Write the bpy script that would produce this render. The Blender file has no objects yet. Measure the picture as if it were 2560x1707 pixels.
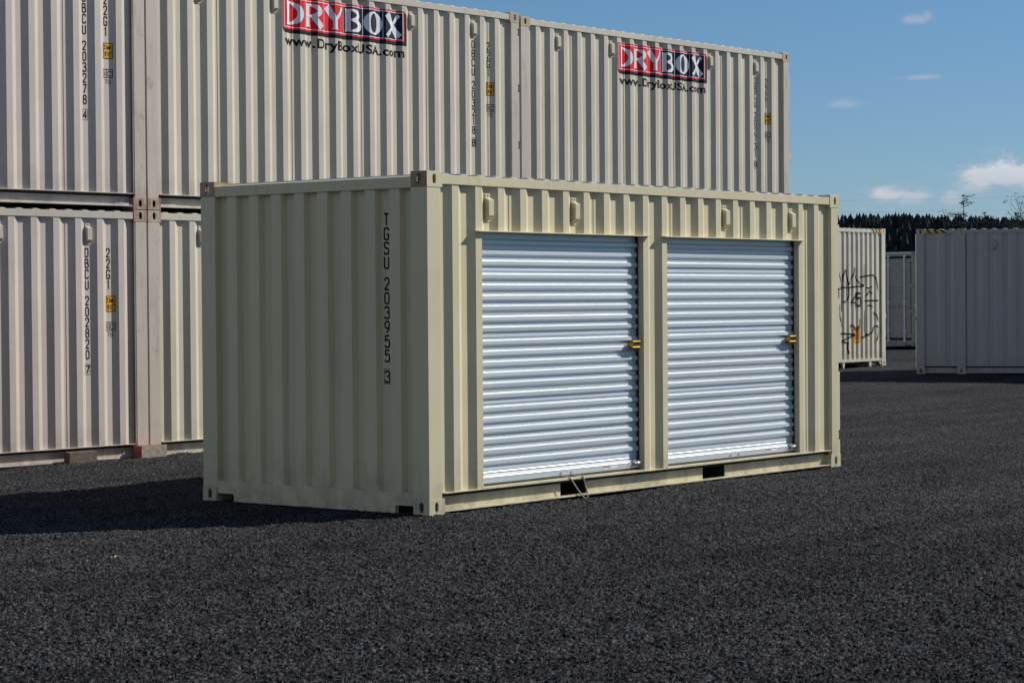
import bpy, bmesh, math, random
import numpy as np
from mathutils import Vector, Matrix
random.seed(7); np.random.seed(7)
R = math.radians
SC = bpy.context.scene
COL = SC.collection

# ------------------------------------------------------------------ camera
CAM = np.array([-12.945, -11.111, 1.627])
YAW, PITCH, ROLL, FPX = 0.672454, -0.0187972, -0.00748709, 5684.49
def cam_rows():
    f = np.array([math.cos(PITCH)*math.cos(YAW), math.cos(PITCH)*math.sin(YAW), math.sin(PITCH)])
    r = np.cross(f, [0, 0, 1.0]); r /= np.linalg.norm(r); u = np.cross(r, f)
    c, s = math.cos(ROLL), math.sin(ROLL)
    return c*r + s*u, -s*r + c*u, f
CR, CU, CF = cam_rows()
cd = bpy.data.cameras.new('camera'); co = bpy.data.objects.new('camera', cd); COL.objects.link(co)
co.matrix_world = Matrix(((CR[0], CU[0], -CF[0], CAM[0]), (CR[1], CU[1], -CF[1], CAM[1]),
                          (CR[2], CU[2], -CF[2], CAM[2]), (0, 0, 0, 1)))
cd.sensor_width = 36.0; cd.lens = FPX/2560*36.0; cd.clip_start = 0.1; cd.clip_end = 6000
SC.camera = co
def ray(u, v):      # direction through a point of the photograph (2560 x 1707)
    return (u-1280)/FPX*CR - (v-853.5)/FPX*CU + CF

# ------------------------------------------------------------------ sun, sky, exposure
SUN_AZ, SUN_EL = R(-28.7), R(34.6)
sd = Vector((math.cos(SUN_EL)*math.cos(SUN_AZ), math.cos(SUN_EL)*math.sin(SUN_AZ), math.sin(SUN_EL)))
sl = bpy.data.lights.new('sun', 'SUN'); sl.energy = 4.45; sl.angle = R(0.53); sl.color = (1.0, 0.955, 0.89)
so = bpy.data.objects.new('sun', sl); COL.objects.link(so)
so.rotation_euler = sd.to_track_quat('Z', 'Y').to_euler()
W = bpy.data.worlds.new('World'); SC.world = W; W.use_nodes = True
wn, wl = W.node_tree.nodes, W.node_tree.links
for n in list(wn): wn.remove(n)
def wnode(t, **k):
    n = wn.new(t)
    for a, b in k.items(): setattr(n, a, b)
    return n
def wmath(op, a, b=None, c=None):
    n = wnode('ShaderNodeMath', operation=op)
    for i, s in enumerate((a, b, c)):
        if s is None: continue
        if isinstance(s, (int, float)): n.inputs[i].default_value = s
        else: wl.new(s, n.inputs[i])
    return n.outputs[0]
sky = wnode('ShaderNodeTexSky', sky_type='NISHITA')
sky.sun_disc = False; sky.sun_elevation = SUN_EL; sky.sun_rotation = math.pi/2 - SUN_AZ
sky.altitude = 50; sky.air_density = 1.0; sky.dust_density = 0.0; sky.ozone_density = 4.0
SKY_STRENGTH = 0.066; SKY_TINT = (.72, .94, 1.14, 1)
tc = wnode('ShaderNodeTexCoord'); sx = wnode('ShaderNodeSeparateXYZ'); wl.new(tc.outputs['Generated'], sx.inputs[0])
az = wmath('ARCTAN2', sx.outputs[1], sx.outputs[0]); el = wmath('ARCSINE', sx.outputs[2])
cx = wnode('ShaderNodeCombineXYZ'); wl.new(az, cx.inputs[0]); wl.new(wmath('MULTIPLY', el, 1.7), cx.inputs[1])
def wnoise(scale, detail, rough, dist=0.0):
    n = wnode('ShaderNodeTexNoise'); wl.new(cx.outputs[0], n.inputs['Vector'])
    n.inputs['Scale'].default_value = scale; n.inputs['Detail'].default_value = detail
    n.inputs['Roughness'].default_value = rough; n.inputs['Distortion'].default_value = dist
    return n.outputs[0]
nz1 = wnoise(75, 7, 0.62, 0.4); nz2 = wnoise(260, 5, 0.6)
nz = wmath('ADD', wmath('MULTIPLY', wmath('SUBTRACT', nz1, 0.5), 2.6), wmath('MULTIPLY', wmath('SUBTRACT', nz2, 0.5), 1.3))
CLOUDS = [  # centre u, v, half width, half height up, down, density
    (2215, 490, 70, 34, 24, 1.0), (2285, 494, 62, 34, 24, .8), (2380, 492, 42, 26, 26, .75),
    (2505, 446, 122, 66, 30, 1.5), (2590, 446, 110, 50, 40, 1.2), (2440, 470, 80, 26, 20, .7),
    (2293, 52, 48, 22, 12, .55), (2318, 40, 24, 22, 22, .5), (2305, 194, 76, 9, 9, .5), (2112, 262, 52, 20, 12, .42)]
acc = None; shade = None
for (u, v, hw, hu, hd, den) in CLOUDS:
    d = ray(u, v); d = d/np.linalg.norm(d)
    a0, e0 = math.atan2(d[1], d[0]), math.asin(d[2])
    dx = wmath('MULTIPLY', wmath('SUBTRACT', az, a0), FPX/hw)
    de = wmath('SUBTRACT', el, e0)
    dy = wmath('ADD', wmath('MULTIPLY', wmath('MAXIMUM', de, 0.0), FPX/hu), wmath('MULTIPLY', wmath('MINIMUM', de, 0.0), FPX/hd))
    rr = wmath('SQRT', wmath('ADD', wmath('MULTIPLY', dx, dx), wmath('MULTIPLY', dy, dy)))
    m = wmath('ADD', wmath('SUBTRACT', 1.0, rr), wmath('MULTIPLY', nz, 0.55))
    mr = wnode('ShaderNodeMapRange', interpolation_type='SMOOTHSTEP')
    wl.new(m, mr.inputs[0]); mr.inputs[1].default_value = -0.15; mr.inputs[2].default_value = 0.85; mr.inputs[4].default_value = den
    acc = mr.outputs[0] if acc is None else wmath('MAXIMUM', acc, mr.outputs[0])
    lit = wmath('MULTIPLY', wmath('MINIMUM', mr.outputs[0], 1.0), wmath('ADD', wmath('MULTIPLY', dy, 0.5), 0.55))
    shade = lit if shade is None else wmath('MAXIMUM', shade, lit)
acc = wmath('MINIMUM', wmath('MULTIPLY', acc, 0.84), 0.92)
ccol = wnode('ShaderNodeMixRGB'); wl.new(wmath('MINIMUM', wmath('MAXIMUM', shade, 0.0), 1.0), ccol.inputs[0])
CB = 1.0/SKY_STRENGTH
ccol.inputs[1].default_value = (0.40*CB, 0.45*CB, 0.54*CB, 1); ccol.inputs[2].default_value = (0.70*CB, 0.73*CB, 0.78*CB, 1)
tint = wnode('ShaderNodeMixRGB', blend_type='MULTIPLY'); tint.inputs[0].default_value = 1; tint.inputs[2].default_value = SKY_TINT
wl.new(sky.outputs[0], tint.inputs[1])
tl = wnode('ShaderNodeMixRGB'); tl.inputs[1].default_value = (.69, .88, 1.20, 1); tl.inputs[2].default_value = SKY_TINT
tr_ = wnode('ShaderNodeMapRange'); wl.new(el, tr_.inputs[0]); tr_.inputs[1].default_value = .03; tr_.inputs[2].default_value = .13
wl.new(tr_.outputs[0], tl.inputs[0]); wl.new(tl.outputs[0], tint.inputs[2])
wmix = wnode('ShaderNodeMixRGB'); wl.new(acc, wmix.inputs[0]); wl.new(tint.outputs[0], wmix.inputs[1]); wl.new(ccol.outputs[0], wmix.inputs[2])
# unseen cloud banks opposite the sun, added to brighten the shaded faces
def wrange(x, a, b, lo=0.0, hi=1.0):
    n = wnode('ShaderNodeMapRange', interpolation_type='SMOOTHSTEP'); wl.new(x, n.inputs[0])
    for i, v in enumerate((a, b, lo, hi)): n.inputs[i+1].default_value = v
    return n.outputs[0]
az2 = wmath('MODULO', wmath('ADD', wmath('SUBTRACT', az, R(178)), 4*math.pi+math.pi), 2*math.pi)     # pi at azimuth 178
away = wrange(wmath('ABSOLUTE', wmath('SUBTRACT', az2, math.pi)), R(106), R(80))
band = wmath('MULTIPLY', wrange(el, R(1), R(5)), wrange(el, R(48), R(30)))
fill_bank = wmath('MULTIPLY', wrange(wnoise(4.2, 6, .6, .3), .47, .60), wmath('MULTIPLY', away, band))
wmix2 = wnode('ShaderNodeMixRGB'); wl.new(fill_bank, wmix2.inputs[0]); wl.new(wmix.outputs[0], wmix2.inputs[1])
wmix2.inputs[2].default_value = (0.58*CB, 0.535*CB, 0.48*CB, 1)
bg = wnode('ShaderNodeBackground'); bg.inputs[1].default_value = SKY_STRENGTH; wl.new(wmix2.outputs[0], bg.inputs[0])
wo = wnode('ShaderNodeOutputWorld'); wl.new(bg.outputs[0], wo.inputs[0])
SC.view_settings.view_transform = 'Standard'; SC.view_settings.look = 'None'
SC.view_settings.exposure = 0.0; SC.view_settings.gamma = 1.0; SC.view_settings.use_curve_mapping = False

# ------------------------------------------------------------------ helpers
class MB:
    """collects faces, then links them as one mesh object"""
    def __init__(s): s.v = []; s.f = []; s.mi = []; s.cur = 0
    def add(s, vs, fs):
        b = len(s.v); s.v += [tuple(map(float, p)) for p in vs]
        for f in fs: s.f.append(tuple(b+i for i in f)); s.mi.append(s.cur)
    def box(s, x0, x1, y0, y1, z0, z1):
        s.add([(x0,y0,z0),(x1,y0,z0),(x1,y1,z0),(x0,y1,z0),(x0,y0,z1),(x1,y0,z1),(x1,y1,z1),(x0,y1,z1)],
              [(0,3,2,1),(4,5,6,7),(0,1,5,4),(1,2,6,5),(2,3,7,6),(3,0,4,7)])
    def prism(s, pts, axis, a, b):
        """closed 2-D outline swept along an axis: x -> pts are (y,z); y -> (x,z); z -> (x,y)"""
        def P(p, t): return (t,p[0],p[1]) if axis == 'x' else (p[0],t,p[1]) if axis == 'y' else (p[0],p[1],t)
        n = len(pts); s.add([P(p, a) for p in pts]+[P(p, b) for p in pts],
            [tuple(range(n))[::-1], tuple(range(n, 2*n))]+[(i,(i+1)%n,n+(i+1)%n,n+i) for i in range(n)])
    def tube(s, pts, r, n=8, r2=None, cap=True):
        pts = [Vector(p) for p in pts]; rings = []
        for i, p in enumerate(pts):
            t = (pts[min(i+1,len(pts)-1)]-pts[max(i-1,0)]).normalized()
            a = Vector((0,0,1)) if abs(t.z) < .9 else Vector((1,0,0))
            e1 = t.cross(a).normalized(); e2 = t.cross(e1)
            rad = r if r2 is None else r+(r2-r)*i/max(1,len(pts)-1)
            rings.append([p+(e1*math.cos(2*math.pi*k/n)+e2*math.sin(2*math.pi*k/n))*rad for k in range(n)])
        vs = [q for rg in rings for q in rg]; fs = []
        for i in range(len(rings)-1):
            for k in range(n): fs.append((i*n+k,i*n+(k+1)%n,(i+1)*n+(k+1)%n,(i+1)*n+k))
        if cap: fs += [tuple(range(n))[::-1], tuple(range((len(rings)-1)*n, len(rings)*n))]
        s.add(vs, fs)
    def build(s, name, mats, parent=None, smooth=False):
        me = bpy.data.meshes.new(name); me.from_pydata(s.v, [], s.f)
        mats = mats if isinstance(mats, (list, tuple)) else [mats]
        for m in mats: me.materials.append(m)
        if len(mats) > 1: me.polygons.foreach_set('material_index', s.mi)
        if smooth: me.polygons.foreach_set('use_smooth', [True]*len(me.polygons))
        me.update()
        o = bpy.data.objects.new(name, me); COL.objects.link(o)
        if parent: o.parent = parent
        return o
def thing(name, label, cat, loc=(0,0,0), rz=0.0, group=None):
    o = bpy.data.objects.new(name, None); COL.objects.link(o); o.empty_display_size = .3
    o.location = loc; o.rotation_euler = (0,0,rz); o['label'] = label; o['category'] = cat
    if group: o['group'] = group
    return o
def tag(o, label=None, cat=None, group=None, kind=None):
    for k, v in (('label',label),('category',cat),('group',group),('kind',kind)):
        if v: o[k] = v
    return o

# ------------------------------------------------------------------ materials
def new_mat(name):
    m = bpy.data.materials.new(name); m.use_nodes = True
    nt = m.node_tree; b = nt.nodes['Principled BSDF']
    return m, nt, b
def N(nt, t, **k):
    n = nt.nodes.new(t)
    for a, b in k.items(): setattr(n, a, b)
    return n
def setv(n, **k):
    for a, b in k.items(): n.inputs[a.replace('_',' ')].default_value = b
    return n
def noise(nt, vec, scale, detail=4, rough=.55):
    n = N(nt, 'ShaderNodeTexNoise'); nt.links.new(vec, n.inputs['Vector'])
    n.inputs['Scale'].default_value = scale; n.inputs['Detail'].default_value = detail; n.inputs['Roughness'].default_value = rough
    return n.outputs[0]
def ramp(nt, fac, a, b, lo=0.0, hi=1.0):
    n = N(nt, 'ShaderNodeMapRange'); nt.links.new(fac, n.inputs[0])
    n.inputs[1].default_value = a; n.inputs[2].default_value = b; n.inputs[3].default_value = lo; n.inputs[4].default_value = hi
    return n.outputs[0]
def mixc(nt, fac, c1, c2):
    n = N(nt, 'ShaderNodeMixRGB')
    if isinstance(fac, float): n.inputs[0].default_value = fac
    else: nt.links.new(fac, n.inputs[0])
    for i, c in ((1,c1),(2,c2)):
        if isinstance(c, tuple): n.inputs[i].default_value = (*c, 1)
        else: nt.links.new(c, n.inputs[i])
    return n.outputs[0]
def mth(nt, op, a, b):
    n = N(nt, 'ShaderNodeMath', operation=op)
    for i, s in ((0,a),(1,b)):
        if isinstance(s, (int,float)): n.inputs[i].default_value = s
        else: nt.links.new(s, n.inputs[i])
    return n.outputs[0]
def paint(name, col, rust=0.0, dirt=0.35, rough=.42, bevel=.005, scuff_at=.67, mud=.5):
    m, nt, b = new_mat(name); L = nt.links
    geo = N(nt, 'ShaderNodeNewGeometry'); P = geo.outputs['Position']
    mp = N(nt, 'ShaderNodeMapping'); L.new(P, mp.inputs[0]); mp.inputs['Scale'].default_value = (1, 1, .16)
    streak = noise(nt, mp.outputs[0], 9, 5, .6)
    broad = noise(nt, P, .9, 3)
    fine = noise(nt, P, 34, 4, .65)
    c = mixc(nt, ramp(nt, broad, .3, .7), tuple(x*.95 for x in col), tuple(min(1,x*1.04) for x in col))
    dcol = (col[0]*.62, col[1]*.57, col[2]*.5)
    c = mixc(nt, mth(nt, 'MULTIPLY', ramp(nt, streak, .56, .78), dirt), c, dcol)
    oz = N(nt, 'ShaderNodeSeparateXYZ'); tcn = N(nt, 'ShaderNodeTexCoord'); L.new(tcn.outputs['Object'], oz.inputs[0]); z = oz.outputs[2]
    low = mth(nt, 'MULTIPLY', ramp(nt, z, .42, .0), ramp(nt, mth(nt, 'ADD', noise(nt, P, 6, 6, .65), mth(nt, 'MULTIPLY', streak, .4)), .58, .86))
    c = mixc(nt, mth(nt, 'MULTIPLY', low, mud), c, (.14,.115,.085))
    runs = mth(nt, 'MULTIPLY', ramp(nt, z, 1.7, 2.5), ramp(nt, streak, .57, .72))
    c = mixc(nt, mth(nt, 'MULTIPLY', runs, .55*dirt), c, (.20,.145,.09))
    scuff = ramp(nt, noise(nt, P, 5.5, 8, .72), scuff_at, scuff_at+.06)
    c = mixc(nt, mth(nt, 'MULTIPLY', scuff, .5*dirt+.05), c, (.16,.15,.14))
    if rust > 0:
        rn = mth(nt, 'ADD', ramp(nt, streak, .42, .66), ramp(nt, fine, .45, .75))
        rc = mixc(nt, ramp(nt, fine, .35, .65), (.12,.04,.014), (.38,.15,.045))
        c = mixc(nt, mth(nt, 'MULTIPLY', mth(nt, 'MINIMUM', rn, 1.0), rust), c, rc)
    L.new(c, b.inputs['Base Color'])
    L.new(ramp(nt, broad, .3, .7, rough-.05, rough+.08), b.inputs['Roughness'])
    bv = N(nt, 'ShaderNodeBevel', samples=3); bv.inputs[0].default_value = bevel
    bp = N(nt, 'ShaderNodeBump'); bp.inputs['Strength'].default_value = .12; bp.inputs['Distance'].default_value = .02
    L.new(noise(nt, P, 2.3, 2), bp.inputs['Height']); L.new(bv.outputs[0], bp.inputs['Normal']); L.new(bp.outputs[0], b.inputs['Normal'])
    return m
def plain(name, col, rough=.5, metal=0.0, var=.1, scale=20, spec=.5):
    m, nt, b = new_mat(name)
    geo = N(nt, 'ShaderNodeNewGeometry')
    n = noise(nt, geo.outputs['Position'], scale, 4)
    c = mixc(nt, ramp(nt, n, .3, .7), tuple(x*(1-var) for x in col), tuple(min(1, x*(1+var)) for x in col))
    nt.links.new(c, b.inputs['Base Color']); b.inputs['Roughness'].default_value = rough; b.inputs['Metallic'].default_value = metal; b.inputs['Specular IOR Level'].default_value = spec
    return m
M = {}
M['cream'] = paint('cream_paint', (.695,.62,.40), dirt=.26)
M['cream_cast'] = paint('cream_paint_worn', (.64,.56,.40), rust=.25, dirt=.4, bevel=.008)
M['cream_rusty'] = paint('cream_paint_rusty', (.40,.33,.22), rust=.75, dirt=.7, bevel=.008)
M['sand'] = paint('sand_paint', (.64,.585,.455), dirt=.26)
M['sand_pink'] = paint('sand_paint_pinkish', (.605,.53,.455), dirt=.26)
M['sand_post'] = paint('sand_paint_scuffed', (.60,.535,.44), dirt=.6, rust=.06, scuff_at=.60)
M['sand_rusty'] = paint('sand_paint_rusty', (.56,.47,.37), rust=.8, dirt=.6, bevel=.008)
M['sand_cast'] = paint('sand_paint_tan', (.52,.43,.31), rust=.2, dirt=.5, bevel=.008)
M['ivory'] = paint('ivory_paint', (.66,.61,.49), dirt=.25, bevel=.004)
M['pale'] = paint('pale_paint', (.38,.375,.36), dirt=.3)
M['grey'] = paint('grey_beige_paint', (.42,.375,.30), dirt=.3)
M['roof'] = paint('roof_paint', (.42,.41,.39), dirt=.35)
M['bar'] = plain('bar_grey', (.80,.80,.78), .45)
M['text'] = plain('black_lettering', (.014,.014,.014), .7, spec=.12)
M['text_red'] = plain('sign_red', (.80,.018,.026), .55, var=.05, spec=.25)
M['text_navy'] = plain('sign_navy', (.012,.018,.035), .5, spec=.25)
M['text_white'] = plain('sign_white', (.85,.86,.88), .4, var=.03)
M['text_shadow'] = plain('sign_black', (.016,.015,.018), .6, spec=.15)
M['yellow'] = plain('sticker_yellow', (.78,.40,.02), .45)
M['amber'] = plain('sticker_amber', (.62,.27,.02), .5, var=.45, scale=9)
M['dark'] = plain('dark_void', (.01,.01,.011), .9)
M['rubber'] = plain('black_rubber', (.02,.02,.02), .7)
M['under'] = plain('underside_brown', (.035,.03,.026), .8)
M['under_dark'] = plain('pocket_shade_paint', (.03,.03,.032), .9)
M['zinc'] = plain('galvanised_steel', (.42,.44,.46), .5, .6)
M['brass'] = plain('brass', (.42,.28,.075), .22, 1.0, .25, 60)
M['rope'] = plain('pale_rope', (.55,.52,.45), .9)
M['wood'] = plain('weathered_timber', (.34,.29,.22), .85, 0, .3, 25)
M['wood_dark'] = plain('dark_timber', (.13,.10,.075), .9, 0, .35, 25)
M['red_paint'] = plain('faded_red_paint', (.42,.11,.08), .7, 0, .3, 30)
M['graffiti'] = plain('black_spray_paint', (.03,.03,.03), .7, spec=.1)
M['bark'] = plain('bark', (.045,.038,.03), .9)
M['wire'] = plain('wire_black', (.05,.05,.05), .6)
def door_steel():
    m, nt, b = new_mat('door_steel'); L = nt.links
    geo = N(nt, 'ShaderNodeNewGeometry'); P = geo.outputs['Position']
    mp = N(nt, 'ShaderNodeMapping'); L.new(P, mp.inputs[0]); mp.inputs['Scale'].default_value = (.5,.5,14)
    n = noise(nt, mp.outputs[0], 2.2, 4)
    L.new(mixc(nt, ramp(nt, n, .3, .7), (.580,.640,.662), (.645,.700,.718)), b.inputs['Base Color'])
    b.inputs['Metallic'].default_value = .2; b.inputs['Roughness'].default_value = .36
    bp = N(nt, 'ShaderNodeBump'); bp.inputs['Strength'].default_value = .03; bp.inputs['Distance'].default_value = .01
    L.new(n, bp.inputs['Height']); L.new(bp.outputs[0], b.inputs['Normal'])
    return m
M['door'] = door_steel()
def hazard():
    m, nt, b = new_mat('hazard_stripes'); L = nt.links
    tcn = N(nt, 'ShaderNodeTexCoord'); s = N(nt, 'ShaderNodeSeparateXYZ'); L.new(tcn.outputs['Object'], s.inputs[0])
    t = mth(nt, 'FRACT', mth(nt, 'MULTIPLY', mth(nt, 'ADD', s.outputs[0], s.outputs[2]), 7.2), 0)
    L.new(mixc(nt, mth(nt, 'GREATER_THAN', t, .5), (.03,.03,.03), (.75,.45,.03)), b.inputs['Base Color']); b.inputs['Roughness'].default_value = .5
    return m
M['hazard'] = hazard()
def gravel_mat(name, use_bump):
    m, nt, b = new_mat(name); L = nt.links
    geo = N(nt, 'ShaderNodeNewGeometry'); P = geo.outputs['Position']
    v = N(nt, 'ShaderNodeTexVoronoi', voronoi_dimensions='2D'); L.new(P, v.inputs['Vector']); v.inputs['Scale'].default_value = 80
    s = N(nt, 'ShaderNodeSeparateColor'); L.new(v.outputs['Color'], s.inputs[0])
    big = noise(nt, P, .35, 4, .6); mid = noise(nt, P, 3.2, 4, .6)
    val = mth(nt, 'POWER', s.outputs[0], 2.2)
    c = mixc(nt, val, (.0095,.0095,.0105), (.094,.094,.099))
    c = mixc(nt, mth(nt, 'MULTIPLY', ramp(nt, s.outputs[2], .962, .966), .5), c, (.22,.215,.20))
    c = mixc(nt, mth(nt, 'MULTIPLY', ramp(nt, s.outputs[1], .8, 1.0), .5), c, (.065,.056,.042))
    tm = N(nt, 'ShaderNodeMapping'); L.new(P, tm.inputs[0]); tm.inputs['Rotation'].default_value = (0,0,R(-62)); tm.inputs['Scale'].default_value = (.16, 1.5, 1)
    track = noise(nt, tm.outputs[0], 1.1, 4, .55)
    k = mth(nt, 'ADD', ramp(nt, big, .34, .66, .26, .56), ramp(nt, mid, .3, .7, .24, .46))
    k = mth(nt, 'ADD', k, ramp(nt, track, .36, .64, .0, .34))
    hs = N(nt, 'ShaderNodeHueSaturation'); L.new(c, hs.inputs['Color']); L.new(k, hs.inputs['Value'])
    L.new(hs.outputs[0], b.inputs['Base Color']); b.inputs['Roughness'].default_value = .9
    b.inputs['Specular IOR Level'].default_value = .06
    if use_bump:
        bp = N(nt, 'ShaderNodeBump'); bp.inputs['Strength'].default_value = .6; bp.inputs['Distance'].default_value = .012
        L.new(mth(nt, 'ADD', mth(nt, 'MULTIPLY', v.outputs['Distance'], -1.0), mth(nt, 'MULTIPLY', s.outputs[2], .7)), bp.inputs['Height'])
        L.new(bp.outputs[0], b.inputs['Normal'])
    return m
M['ground'] = gravel_mat('dark_gravel_far', True)
M['gravel'] = gravel_mat('dark_gravel_near', False)
def leaf_mat(name, c1, c2, scale):
    m, nt, b = new_mat(name)
    geo = N(nt, 'ShaderNodeNewGeometry'); n = noise(nt, geo.outputs['Position'], scale, 3)
    nt.links.new(mixc(nt, ramp(nt, n, .35, .65), c1, c2), b.inputs['Base Color']); b.inputs['Roughness'].default_value = .8
    b.inputs['Specular IOR Level'].default_value = .15
    return m
M['conifer'] = leaf_mat('conifer_needles', (.012,.021,.027), (.030,.046,.042), .12)  # bluish cast in the foliage colour stands in for distance haze
M['needles'] = leaf_mat('dark_needles', (.028,.040,.028), (.055,.065,.042), 1.5)
M['leaf'] = plain('yellow_green_leaf', (.42,.40,.03), .6)

# ------------------------------------------------------------------ ground
def smooth(t): t = np.clip(t, 0, 1); return t*t*(3-2*t)
def ground_z(x, y):
    d = (x-CAM[0])*CF[0]+(y-CAM[1])*CF[1]
    z = -.05*smooth((d-34)/6)+.115*smooth((d-40.5)/6)+.10*smooth((d-48)/12)
    return z + .010*np.sin(x*.9+1.3)*np.sin(y*.7)*smooth((d-18)/6)
def build_ground():
    nr, na = 120, 180
    rad = np.concatenate([[0.0], np.geomspace(2.0, 3000, nr)])
    V = [(CAM[0], CAM[1], -.04)]; F = []
    for r in rad[1:]:
        a = np.arange(na)*2*math.pi/na
        x = CAM[0]+r*np.cos(a); y = CAM[1]+r*np.sin(a)
        z = ground_z(x, y)-.034*(1-smooth((r-60)/4))
        V += list(zip(x, y, z))
    for k in range(na): F.append((0, 1+k, 1+(k+1) % na))
    for i in range(nr-1):
        b = 1+i*na
        for k in range(na): F.append((b+k, b+na+k, b+na+(k+1) % na, b+(k+1) % na))
    mb = MB(); mb.v = V; mb.f = F; mb.mi = [0]*len(F)
    tag(mb.build('ground', M['ground'], smooth=True), kind='structure')
build_ground()
def hash2(i, j, k):
    n = (i*374761393+j*668265263+k*2147483647) & 0xffffffff
    n = ((n ^ (n >> 13))*1274126177) & 0xffffffff
    return ((n ^ (n >> 16)) & 0xffff)/65535.0
def stone_height(x, y, cell, k):
    gx, gy = np.floor(x/cell).astype(np.int64), np.floor(y/cell).astype(np.int64)
    best = np.full(x.shape, 9.0); bid = np.zeros(x.shape); tx = np.zeros(x.shape); ty = np.zeros(x.shape)
    for di in (-1,0,1):
        for dj in (-1,0,1):
            ci, cj = gx+di, gy+dj
            px = (ci+hash2(ci,cj,k))*cell-x; py = (cj+hash2(ci,cj,k+1))*cell-y
            d = (px*px+py*py)/(cell*cell); m = d < best
            best = np.where(m, d, best); bid = np.where(m, hash2(ci,cj,k+2), bid)
            tx = np.where(m, -px/cell*(hash2(ci,cj,k+3)-.5), tx); ty = np.where(m, -py/cell*(hash2(ci,cj,k+4)-.5), ty)
    return cell*(.55*bid+.5*(1-best)+.9*(tx+ty))
def build_gravel():
    half = R(22.0); na, nr = 1500, 1750
    a = YAW+np.linspace(-half, half, na); r = np.geomspace(8.2, 64.0, nr)
    A, RR = np.meshgrid(a, r)
    x = (CAM[0]+RR*np.cos(A)).ravel(); y = (CAM[1]+RR*np.sin(A)).ravel()
    cell = .0105
    x = x+np.random.uniform(-.002,.002,x.size); y = y+np.random.uniform(-.002,.002,x.size)
    h = np.zeros(x.size)
    step = 200000
    for s in range(0, x.size, step):
        sl_ = slice(s, s+step)
        h1 = stone_height(x[sl_], y[sl_], .0145, 11); h2 = stone_height(x[sl_], y[sl_], .025, 31)
        n = np.sin(x[sl_]*2.1+np.sin(y[sl_]*1.7))*np.sin(y[sl_]*2.6+x[sl_]*.5)
        h[sl_] = np.maximum(h1*1.25, h2*1.1-.005)-.018+.012*n+.005*np.sin(x[sl_]*29+2*np.sin(y[sl_]*13))*np.sin(y[sl_]*24+1.6*np.sin(x[sl_]*17))+.007*np.sin(x[sl_]*9.3+1.7*np.sin(y[sl_]*4.1))*np.sin(y[sl_]*8.1+1.3*np.sin(x[sl_]*5.3))
    edge = np.minimum(np.minimum((A-a[0])/R(6), (a[-1]-A)/R(6)), np.minimum((RR-r[0])/.3, (r[-1]-RR)/6.0)).ravel()
    z = ground_z(x, y)+h*np.clip(1.25-.02*RR.ravel(), .5, 1)*(.35+.65*smooth(edge))-.030*(1-smooth(edge*2.2))
    me = bpy.data.meshes.new('gravel')
    nv = x.size; nf = (na-1)*(nr-1)
    me.vertices.add(nv); me.vertices.foreach_set('co', np.stack([x,y,z],1).astype(np.float32).ravel())
    idx = np.arange(nv).reshape(nr, na)
    q = np.stack([idx[:-1,:-1], idx[:-1,1:], idx[1:,1:], idx[1:,:-1]], -1).reshape(-1,4)[:, ::-1]
    me.loops.add(nf*4); me.loops.foreach_set('vertex_index', q.astype(np.int32).ravel())
    me.polygons.add(nf); me.polygons.foreach_set('loop_start', np.arange(nf, dtype=np.int32)*4)
    me.update(calc_edges=True); me.materials.append(M['gravel'])
    me.polygons.foreach_set('use_smooth', np.zeros(nf, dtype=bool))
    o = bpy.data.objects.new('gravel', me); COL.objects.link(o)
    tag(o, 'loose dark grey crushed stone covering the yard', 'gravel', kind='stuff')
build_gravel()

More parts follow.
